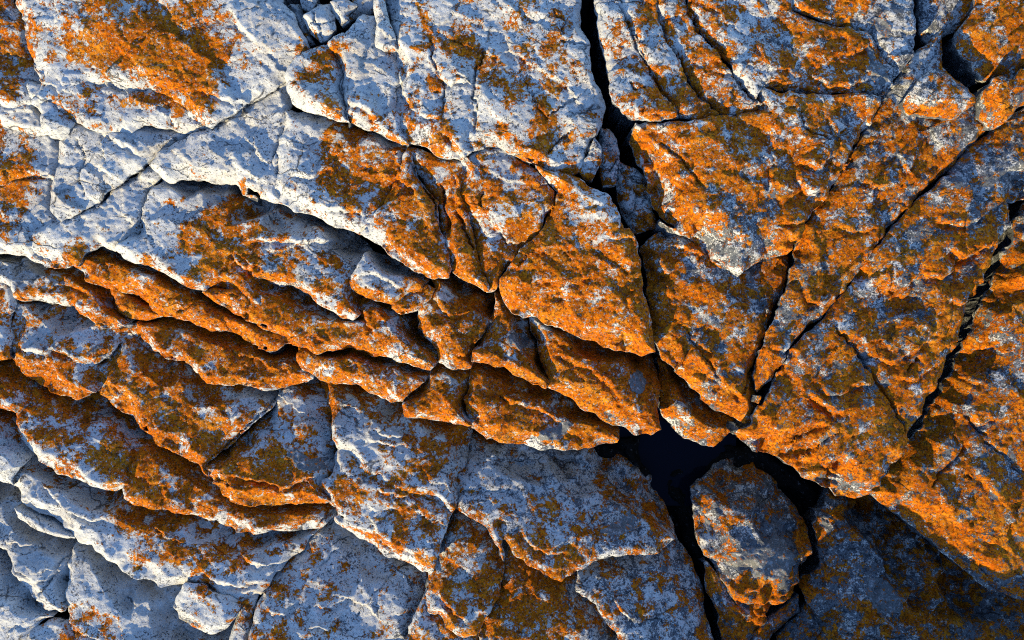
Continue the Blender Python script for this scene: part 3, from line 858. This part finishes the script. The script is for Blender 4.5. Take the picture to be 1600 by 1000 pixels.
# --- centre bottom
rock('E1', 'rock_slab', 'large blue-grey slab with a grey patch just below the black water gap', -70, .38, (14, 10),
     '10: 1012,180 1040,90 1120,40 11: 0,50 200,80 400,90 490,125 560,158 640,208 700,258 750,308 782,378 822,458 852,538 850,580 720,635 600,625 470,652 370,698 290,737 250,722 200,692 130,662 60,602 25,540 0,490 10: 1195,640 1160,562 1120,502 1060,452 962,412 990,332 982,262', rough=.75)
rock('E2', 'rock_slab', 'bluish slab split by a pale ridge, left of the black cleft at the bottom', -88, 0.38, (12, 9),
     '11: 372,712 470,640 600,600 850,575 895,640 932,720 965,800 985,900 1002,1000 0: 1122,1090 960,1090 11: 545,1000 482,902 452,852 360,802', rough=.75, side=(16, 14))
rock('E3', 'rock_slab', 'upright block with dotted brown spots and a dark curved groove round its top', -84, 0.3, (24, 20),
     '10: 966,428 1060,440 1130,490 1168,570 1184,700 1174,820 1104,892 1062,966 1010,987 950,942 900,892 838,890 850,762 872,642 922,522', rough=.75)
rock('E4', 'rock_block', 'brown lichen-crusted block at the bottom edge between dotted block and bluish slab', -100, 0.28, (20, 18),
     '10: 1150,500 1186,640 1180,820 1110,900 1080,985 1090,1000 0: 750,1090 965,1090 11: 545,1005 480,908 448,858 355,808 360,740 290,700 200,650 60,560 0,500')
rock('E5', 'rock_slab', 'broad bluish slab at the bottom edge with scattered brown blotches and white ridges', -98, 0.25, (24, 20),
     '10: 398,420 440,440 560,520 670,580 850,660 846,760 795,870 735,1000 0: 618,1090 370,1090 10: 30,1000 60,850 100,780 200,640 350,470', rough=.75)
rock('E6', 'rock_block', 'narrow strip of pale rock at the bottom edge right of a dark slanting crack', -104, .12, (16, 14),
     '10: 850,740 846,885 900,888 950,935 1010,980 1085,980 0: 755,1090 625,1090 10: 742,1000 800,872')
# --- left bottom
rock('L5', 'rock_block', 'brown block at the left border above the bare cream rock', -78, .14, (18, 16),
     '0: -90,545 5: 0,620 45,630 100,715 112,760 104,840 80,870 0,850 0: -90,640')
rock('L6', 'rock_block', 'bare cream rock at the left border with fine black specks', -92, .02, (30, 24),
     '0: -90,630 5: 0,830 80,850 0: 34,676 40,700 38,725 22,745 20,757 0,752 -90,745')
rock('D6', 'rock_slab', 'slab with lilac patches and round rust spots below the orange-fronted slab', -86, 0.26, (28, 24),
     '5: 60,640 160,730 310,780 400,770 9: 560,-40 640,40 660,120 596,202 574,282 520,303 450,304 400,278 330,244 240,214 180,164 112,114 78,52 0: 30,640', rough=.75)
rock('F1', 'rock_slab', 'rusty slab with lilac spots under the glowing saw-toothed edge', -92, 0.26, (26, 22),
     '9: 600,180 640,100 700,40 860,140 980,220 1050,310 1150,360 10: 120,370 300,360 396,380 402,424 330,492 230,502 60,512 9: 1150,514 1080,504 980,444 920,444 830,418 720,394 640,378 572,344 574,300', rough=.75)
rock('F2', 'rock_slab', 'long slab with one bluish end and one lichened end, over a dark hollow', -104, 0.2, (26, 24),
     '9: 112,120 180,160 330,235 450,295 560,300 640,340 830,390 1000,420 1150,490 10: 60,495 320,485 400,425 232,612 152,682 72,782 9: 1160,800 1140,812 1100,832 1010,824 960,794 920,762 850,752 740,750 640,714 560,664 480,604 430,564 365,554 330,514 250,454 200,424 120,384 100,334 58,290 64,220', rough=.75)
rock('G1', 'rock_block', 'thin cream ledge peeping out of the dark hollow at lower left', -122, .12, (12, 12),
     '9: 72,392 100,360 170,390 250,430 345,505 340,535 290,528 200,503 150,474 90,432')
rock('G2', 'rock_slab', 'layered grey-white rock at the left border, cut by a slanting hairline crack', -128, 0.2, (22, 20),
     '0: -90,748 9: 0,262 62,285 98,335 75,400 160,480 330,545 350,600 300,700 292,790 290,852 200,862 150,805 90,732 50,672 8,592 0: -90,850')
rock('G3', 'rock_slab', 'smooth bluish slab below the dark hollow, orange at its lower left end', -130, .10, (24, 20),
     '9: 320,560 380,520 480,570 640,690 830,720 842,770 800,855 870,950 970,975 1050,960 0: 340,1090 150,1090 9: 352,985 318,930 298,850 292,790 306,700', rough=.75)
rock('G4', 'stone', 'rounded cream stone with rust flecks lodged under the long slab', -104, .06, (20, 20),
     '9: 852,745 920,745 970,785 1050,800 1100,836 1084,884 1032,952 960,973 870,948 810,912 788,860 818,792')
rock('G7', 'rock_block', 'rust and pale block at the bottom edge right of the rounded cream stone', -112, .12, (18, 16),
     '9: 1095,830 1160,790 10: 60,800 40,860 20,1000 0: 360,1090 345,1090 9: 1060,965 1090,890')
rock('G5', 'rock_block', 'shaded cream rock in the bottom left corner', -140, .05, (26, 24),
     '0: -90,840 9: 0,575 50,665 150,795 195,855 245,875 150,945 115,1000 0: 30,1090 -90,1090')
rock('G6', 'stone', 'small bluish stone with a brown streak at the bottom edge near the corner', -142, .10, (16, 14),
     '9: 152,946 240,912 310,912 325,950 370,1000 0: 140,1090 40,1090 9: 118,1000')
# --- gully stones at the top
rock('S0', 'stone', 'grey faceted stone with a dark seam in the gully at the upper edge', 4, .02, (14, 14),
     '2: 262,84 330,28 378,18 396,70 402,132 370,172 340,188 290,142', dir=(-.3, .9))
rock('S1', 'stone', 'pale angular stone right of the faceted grey stone in the gully', 6, .03, (10, 10),
     '2: 380,10 430,-10 495,20 450,58 458,92 430,112 400,72')
rock('S2', 'stone', 'tiny yellowish stone at the upper edge of the gully', 2, .0, (8, 9),
     '2: 240,-30 312,-30 310,5 290,42 250,22')
rock('S3', 'stone', 'dark grey slab of stone behind the pale stones of the gully', -6, .05, (10, 10),
     '0: 540,-60 590,-60 2: 575,10 560,44 500,54 450,92 440,60 480,20')
rock('S4', 'stone', 'shaded stone along the left wall of the stony gully', -12, .05, (12, 12),
     '2: 190,20 240,10 262,80 290,150 310,190 285,196 258,150')
# --- right
rock('R1a', 'rock_block', 'pale strip of orange-spotted rock along the right side of the black cleft', 50, 0.12, (8, 7),
     '0: 938,-90 966,-90 3: 530,0 580,130 650,270 700,370 785,500 700,515 596,518 540,486 500,430 488,350 480,240 450,170 440,60 435,0')
rock('R1b', 'rock_block', 'orange strip of rock between the first and second slanting cracks', 50, 0.14, (8, 7),
     '0: 970,-90 1024,-90 3: 692,0 740,150 820,310 870,400 960,485 870,515 790,505 706,368 656,268 586,128 536,0')
rock('R1c', 'rock_block', 'orange and white strip of rock between the second and third slanting cracks', 50, 0.14, (8, 7),
     '0: 1028,-90 1074,-90 3: 830,0 880,120 960,200 1030,320 1145,450 1050,475 970,482 876,398 826,308 746,148 698,0')
rock('S4b', 'rock_block', 'broad rust-coloured block with a bare grey corner near the right diagonal crack', 54, 0.13, (9, 8),
     '0: 1078,-90 1250,-90 4: 200,5 320,52 450,78 530,102 600,190 636,280 632,340 592,396 500,386 290,386 140,376 50,362 0,445 3: 1150,446 1036,318 966,198 886,118 836,0')
rock('T1', 'rock_block', 'rusty block with a round grey blotch, left of the dark notch at the top', 44, 0.12, (9, 8),
     '0: 1254,-90 1452,-90 4: 750,0 756,60 765,140 710,235 640,318 640,275 606,188 535,96 452,72 322,46 205,0')
rock('R1l', 'rock_block', 'great orange and white block with a glowing left edge beside the black cleft', 46, 0.13, (58, 50),
     '3: 596,522 700,520 790,510 870,520 970,488 1050,480 1140,458 4: 2,452 50,368 140,382 290,392 500,392 588,400 572,432 540,490 480,590 430,690 370,790 300,880 225,985 8: 200,120 150,180 60,200 0,240 7: 1050,285 935,205 860,132 790,92 700,42 3: 790,998 740,958 702,898 668,828 642,738 602,658 577,590')
rock('R2', 'rock_block', 'rust-orange wedge with a torn pale gash, between black cleft and diagonal crack', 24, 0.17, (34, 30),
     '7: 642,150 700,90 800,60 940,150 1050,220 1120,240 8: 60,80 140,100 200,140 165,310 100,430 50,545 10,640 0,690 7: 1130,760 1110,860 1090,910 1050,905 980,872 930,852 880,802 820,732 760,682 710,642 682,560 664,400', dir=(-.6, .8))
rock('R3', 'rock_block', 'long rusty strip of rock between the two parallel diagonal cracks', 52, 0.13, (26, 24),
     '4: 905,65 830,140 780,180 710,260 655,330 592,432 552,494 492,592 442,690 382,790 312,884 240,985 8: 196,190 164,310 116,430 66,550 26,650 10,720 20,790 80,735 165,590 300,465 376,385 426,316 496,226 556,146 645,36 4: 722,876 840,776 930,694 1000,614 1080,544 1100,500 1050,400 900,250', ang=-.9)
rock('T2', 'rock_block', 'dark rusty block in the top right corner beyond the dark notch', 16, 0.14, (22, 20),
     '0: 1520,-90 1690,-90 1690,110 4: 1167,300 1130,360 1080,325 1000,340 930,225 900,185 905,120 960,60 990,-20', ang=-.9)
rock('T3', 'stone', 'dim brown stone deep in the dark notch at the upper edge', -40, .05, (14, 14),
     '0: 1435,-60 1520,-60 4: 985,-20 955,60 900,130 820,150 760,180 730,120 720,20', ang=-.9)
rock('V1', 'rock_block', 'jutting orange block with a cream tip, left of a notched knob', 36, .05, (26, 24),
     '4: 778,296 850,328 905,380 950,428 935,462 880,507 780,502 690,485 655,430 700,360', ang=-.9)
rock('V2', 'rock_block', 'notched cream and orange knob at the right border beside a dark crack', 36, .05, (24, 22),
     '4: 1000,400 1030,350 1080,328 1130,350 1167,300 0: 1640,100 1640,150 4: 1167,450 1110,505 1064,545 1012,492', ang=-.9)
rock('R4', 'rock_block', 'massive wedge of orange rock with a brilliant lower point over the black gap', 58, 0.09, (95, 46),
     '0: 1690,120 1690,290 4: 1167,870 8: 1155,50 1105,130 1070,220 1034,300 955,400 924,500 894,590 844,680 792,780 734,870 684,940 660,1000 12: 714,72 654,160 594,240 528,330 480,360 400,353 370,323 300,293 230,253 210,223 130,173 60,148 0,134 11: 1180,138 1140,92 1105,35 7: 1100,930 1130,800 8: 10,855 88,742 172,600 306,472 384,392 434,324 504,234 564,154 652,44 4: 728,884 848,784 936,704 1006,624 1088,556 1167,490', ang=-.7)
rock('R5', 'rock_slab', 'long dark-orange slab sloping to the lower right corner below the widest crack', -22, .05, (44, 34),
     '0: 1690,240 1690,935 12: 1235,825 1140,806 1060,762 1000,708 930,642 870,606 820,552 740,488 660,422 600,382 538,338 620,250 690,170 770,70 8: 740,960 835,812 905,704 962,575 1020,440 1090,310 1130,210 1155,130 1180,30 0: 1640,290', ang=.6)
# --- dark cleft at lower right
rock('Q1', 'rock_block', 'shaded brown stump of rock hanging over the pool in the cleft', -58, .10, (24, 22),
     '7: 700,630 760,660 830,720 900,810 980,860 1060,900 1090,960 11: 1100,15 1085,45 1045,92 990,120 900,97 850,77 800,22 7: 765,945 722,902 698,862', dir=(-.2, 1))
rock('H1', 'boulder', 'rounded boulder with a smooth grey face and orange base in the cleft', -92, .22, (52, 42),
     '11: 920,330 980,288 1040,238 1100,218 1235,220 12: 60,248 150,300 230,400 282,500 292,570 252,650 226,702 220,742 180,802 130,842 60,892 0,932 11: 1170,892 1120,852 1070,792 1048,750 1018,690 958,620 938,560 908,440 913,370', side=(30, 26))
rock('H3', 'boulder', 'brown shaded rock below the rounded boulder at the bottom edge', -128, .10, (26, 24),
     '11: 958,650 1040,750 1120,840 1220,880 1240,930 1160,1000 0: 1160,1080 1140,1080 11: 1020,900 975,800', side=(16, 14))
rock('H2', 'boulder', 'orange-brown slab-shaped rock at the bottom edge right of the rounded boulder', -130, .10, (26, 24),
     '12: 10,960 130,862 202,800 206,870 130,940 70,1000 0: 1190,1080 1150,1080 12: -20,1000', side=(14, 14))
rock('H4', 'boulder', 'large dim boulder with a square grey patch filling the lower right corner', -112, .10, (30, 26),
     '12: 306,500 328,440 400,360 540,330 720,440 900,540 1060,640 0: 1640,860 1690,860 1690,1090 1290,1090 12: 300,1000 335,930 258,832 246,770 326,682 330,560', rough=1.6, side=(24, 24))
rock('H6', 'stone', 'small dark stone in the crack left of the large dim boulder', -140, .05, (14, 14),
     '12: 110,1000 200,900 250,845 300,900 320,940 290,1000 0: 1290,1060 1230,1060', side=(12, 12))
rock('W1', 'boulder', 'rock coloured black as cleft shade between the pool and the rounded boulder', -205, .05, (20, 18), rough=2.5, outline=
     '11: 740,290 800,220 870,180 950,175 1040,110 1180,110 12: 0,110 180,230 300,340 300,440 160,320 0,230 11: 1100,235 990,310 930,370 925,440 950,560 980,660 1040,800 980,800 930,690 870,560 820,440 780,360')
rock('W2', 'boulder', 'rock coloured black as deep shade along the left shore of the pool', -205, .05, (14, 12), rough=2.5, outline=
     '11: 280,140 430,90 540,80 650,60 640,120 650,190 700,240 660,260 560,180 440,150')
# --- unseen rock added below the frame to cast shade on the corner
rock('N1', 'rock_block', 'unseen rock added below the lower right of the view to shade the corner', 60, .02, (40, 30),
     '0: 1200,1110 1300,1100 1480,1108 1690,1100 1750,1200 1600,1290 1300,1280 1180,1200', side=(20, 24))

PATCHES = [   # grey lichen growing on a rock: (rock, label, outline)
    ('B9b', 'round grey lichen disc', '7: 560,740 575,705 610,695 640,715 646,760 625,788 590,790 565,770'),
    ('B10', 'kinked grey lichen patch', '11: 170,70 200,30 260,20 300,-10 330,-20 345,10 320,40 290,70 260,95 200,100 175,90'),
    ('B9a', 'grey lichen patch', '7: 30,560 60,530 110,525 135,550 130,585 95,600 50,590'),
    ('H4', 'square grey lichen patch', '12: 505,720 560,705 610,730 680,810 690,860 640,885 570,880 520,840 500,780'),
    ('H1', 'smooth grey lichen face', '12: -120,620 -60,580 20,575 70,560 110,520 160,560 200,620 190,660 130,710 60,720 -40,690 -110,660'),
    ('H1', 'upright grey lichen strip', '11: 925,410 950,430 985,470 995,505 975,525 940,500 918,460'),
    ('E1', 'grey lichen patch', '11: 470,520 520,500 580,470 620,430 650,470 640,520 560,540 500,545'),
    ('T1', 'round grey blotch', '4: 520,70 560,30 610,40 640,75 630,120 590,140 545,110'),
    ('D4b', 'grey lichen patch', '10: 200,150 240,120 310,170 370,170 375,215 320,230 260,215 230,180'),
    ('D3', 'grey lichen patch', '5: 385,620 420,580 480,590 470,640 420,650'),
    ('S4b', 'bare grey corner', '4: 530,100 575,150 600,200 625,280 615,340 580,360 540,320 510,280 545,240 525,180'),
]

share_plane(('R1a', 'R1b', 'R1c', 'S4b', 'T1', 'R1l'), 46, .12, (-.42, .91))
share_plane(('R3', 'R4'), 46, .10, (-.45, .89))
for i, b in enumerate(BLOCKS):
    ob = make_rock(i, b)
    OBJ[b['key']] = (ob, b)
for key, (ob, b) in OBJ.items():
    if b['parent']:
        par = OBJ[b['parent']][0]
        loc = ob.location.copy(); ob.parent = par; ob.location = loc - par.location
    else:
        ob['kind'] = 'thing'; ob['label'] = b['label']; ob['category'] = CATS[b['name']]; ob['group'] = GROUPS[b['name']]

def make_patch(n, key, label, outline):
    par, b = OBJ[key]
    poly = densify(pts(outline), 3)
    c = poly.mean(0)
    r = 1 + .22 * fbm(poly[:, 0] / 8, poly[:, 1] / 8, 400 + n, 3)
    poly = c + (poly - c) * r[:, None]
    A = poly; Bv = np.roll(poly, -1, 0)
    S = 1.6
    lo = np.floor(poly.min(0) / S) * S - S; hi = poly.max(0) + 2 * S
    X, Y = np.meshgrid(np.arange(lo[0], hi[0], S), np.arange(lo[1], hi[1], S)); sh = X.shape
    P = np.stack([X.ravel(), Y.ravel()], 1)
    ins, near, dist, _ = poly_info(P, poly, np.ones(len(poly)))
    I = ins.reshape(sh); cell = I[:-1, :-1] | I[1:, :-1] | I[:-1, 1:] | I[1:, 1:]
    idx = np.arange(len(P)).reshape(sh)
    q = np.stack([idx[:-1, :-1][cell], idx[1:, :-1][cell], idx[1:, 1:][cell], idx[:-1, 1:][cell]], 1)
    used = np.unique(q); rm = -np.ones(len(P), np.int64); rm[used] = np.arange(len(used)); q = rm[q]
    V = np.where(ins[used][:, None], P[used], near[used]); d = np.where(ins[used], dist[used], 0)
    # height of the rock under it, read from the rock's own mesh
    me = par.data
    co = np.empty(len(me.vertices) * 3, np.float32); me.vertices.foreach_get('co', co); co = co.reshape(-1, 3).astype(float)
    wl = np.array(par.location) if par.parent is None else np.array(par.location) + np.array(par.parent.location)
    co = co + wl
    wx, wy = to_world(V[:, 0], V[:, 1], b['zc'])
    m = (co[:, 0] > wx.min() - .02) & (co[:, 0] < wx.max() + .02) & (co[:, 1] > wy.min() - .02) & (co[:, 1] < wy.max() + .02) & (co[:, 2] > b['z'] * PX - .25)
    cs = co[m]
    z = np.empty(len(V))
    for i in range(len(V)):
        d2 = (cs[:, 0] - wx[i]) ** 2 + (cs[:, 1] - wy[i]) ** 2
        k = np.argpartition(d2, 4)[:4]
        w = 1 / (d2[k] + 1e-7); z[i] = (cs[k, 2] * w).sum() / w.sum()
    z = z + np.where(d > 0, .0022, -.003) + .0012 * fbm(V[:, 0] / 5, V[:, 1] / 5, 77, 2)
    ob = mesh_obj('lichen_patch', np.stack([wx, wy, z], 1), q[:, ::-1], M_GREY, None, par)
    ob['label'] = label
for n, (k, lab, o) in enumerate(PATCHES): make_patch(n, k, lab, o)

# ------------------------------------------------------------------ bedrock below, and the pool
def sheet(name, half, n, z, mat, rough):
    g = np.linspace(-1, 1, n); g = np.sign(g) * np.abs(g) ** 2.2 * half
    X, Y = np.meshgrid(g, g)
    Z = z + rough * (fbm(X * 2.2, Y * 2.2, 5, 5) * .05 + fbm(X * 9, Y * 9, 6, 3) * .015)
    co = np.stack([X.ravel(), Y.ravel(), Z.ravel()], 1)
    idx = np.arange(n * n).reshape(n, n)
    q = np.stack([idx[:-1, :-1].ravel(), idx[:-1, 1:].ravel(), idx[1:, 1:].ravel(), idx[1:, :-1].ravel()], 1)
    ob = mesh_obj(name, co, q, mat, None, None, False)
    ob['kind'] = 'structure'
    return ob
sheet('bedrock_ground', 40, 200, FLOOR * PX, M_CLEFT_SHADE, 1.0)  # floor blackened too, so the gaps read as deep shade
def terrain():
    """the rock that goes on past the part that is modelled block by block"""
    gx = np.concatenate([-100 - np.geomspace(12000, 10, 70), np.linspace(-100, 1700, 130), 1700 + np.geomspace(10, 12000, 70)])
    gy = np.concatenate([-100 - np.geomspace(12000, 10, 70), np.linspace(-100, 1100, 90), 1100 + np.geomspace(10, 12000, 70)])
    X, Y = np.meshgrid(gx, gy); sh = X.shape; x = X.ravel(); y = Y.ravel()
    out = np.maximum(np.maximum(-99 - x, x - 1699), np.maximum(-99 - y, y - 1099))
    base = 5 - 125 * np.clip((y - x * .35 + 250) / 1250, 0, 1)
    z = base - 45 + fbm(x / 260, y / 260, 601, 4) * 34 + creased(x + fbm(x / 90, y / 90, 603, 3) * 30, y, 120, 604, .4, 1.8) * 22 + creased(x, y, 46, 605, .7, 1.6) * 9
    z = np.where(out < 0, -300, z)
    ok = (out >= 0).reshape(sh); cell = ok[:-1, :-1] | ok[1:, :-1] | ok[:-1, 1:] | ok[1:, 1:]
    idx = np.arange(len(x)).reshape(sh)
    q = np.stack([idx[:-1, :-1][cell], idx[1:, :-1][cell], idx[1:, 1:][cell], idx[:-1, 1:][cell]], 1)[:, ::-1]
    used = np.unique(q); rm = -np.ones(len(x), np.int64); rm[used] = np.arange(len(used)); q = rm[q]
    wx, wy = to_world(x[used], y[used], -110)
    ob = mesh_obj('rock_terrain', np.stack([wx, wy, z[used] * PX], 1), q, M_BED, None, None, False)
    ob['kind'] = 'structure'
terrain()
xs = np.linspace(950, 1150, 30); ys = np.linspace(640, 790, 20)
X, Y = np.meshgrid(xs, ys); wx, wy = to_world(X.ravel(), Y.ravel(), -222)
idx = np.arange(600).reshape(20, 30)
q = np.stack([idx[:-1, :-1].ravel(), idx[1:, :-1].ravel(), idx[1:, 1:].ravel(), idx[:-1, 1:].ravel()], 1)
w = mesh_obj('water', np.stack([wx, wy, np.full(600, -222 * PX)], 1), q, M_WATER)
w['kind'] = 'structure'
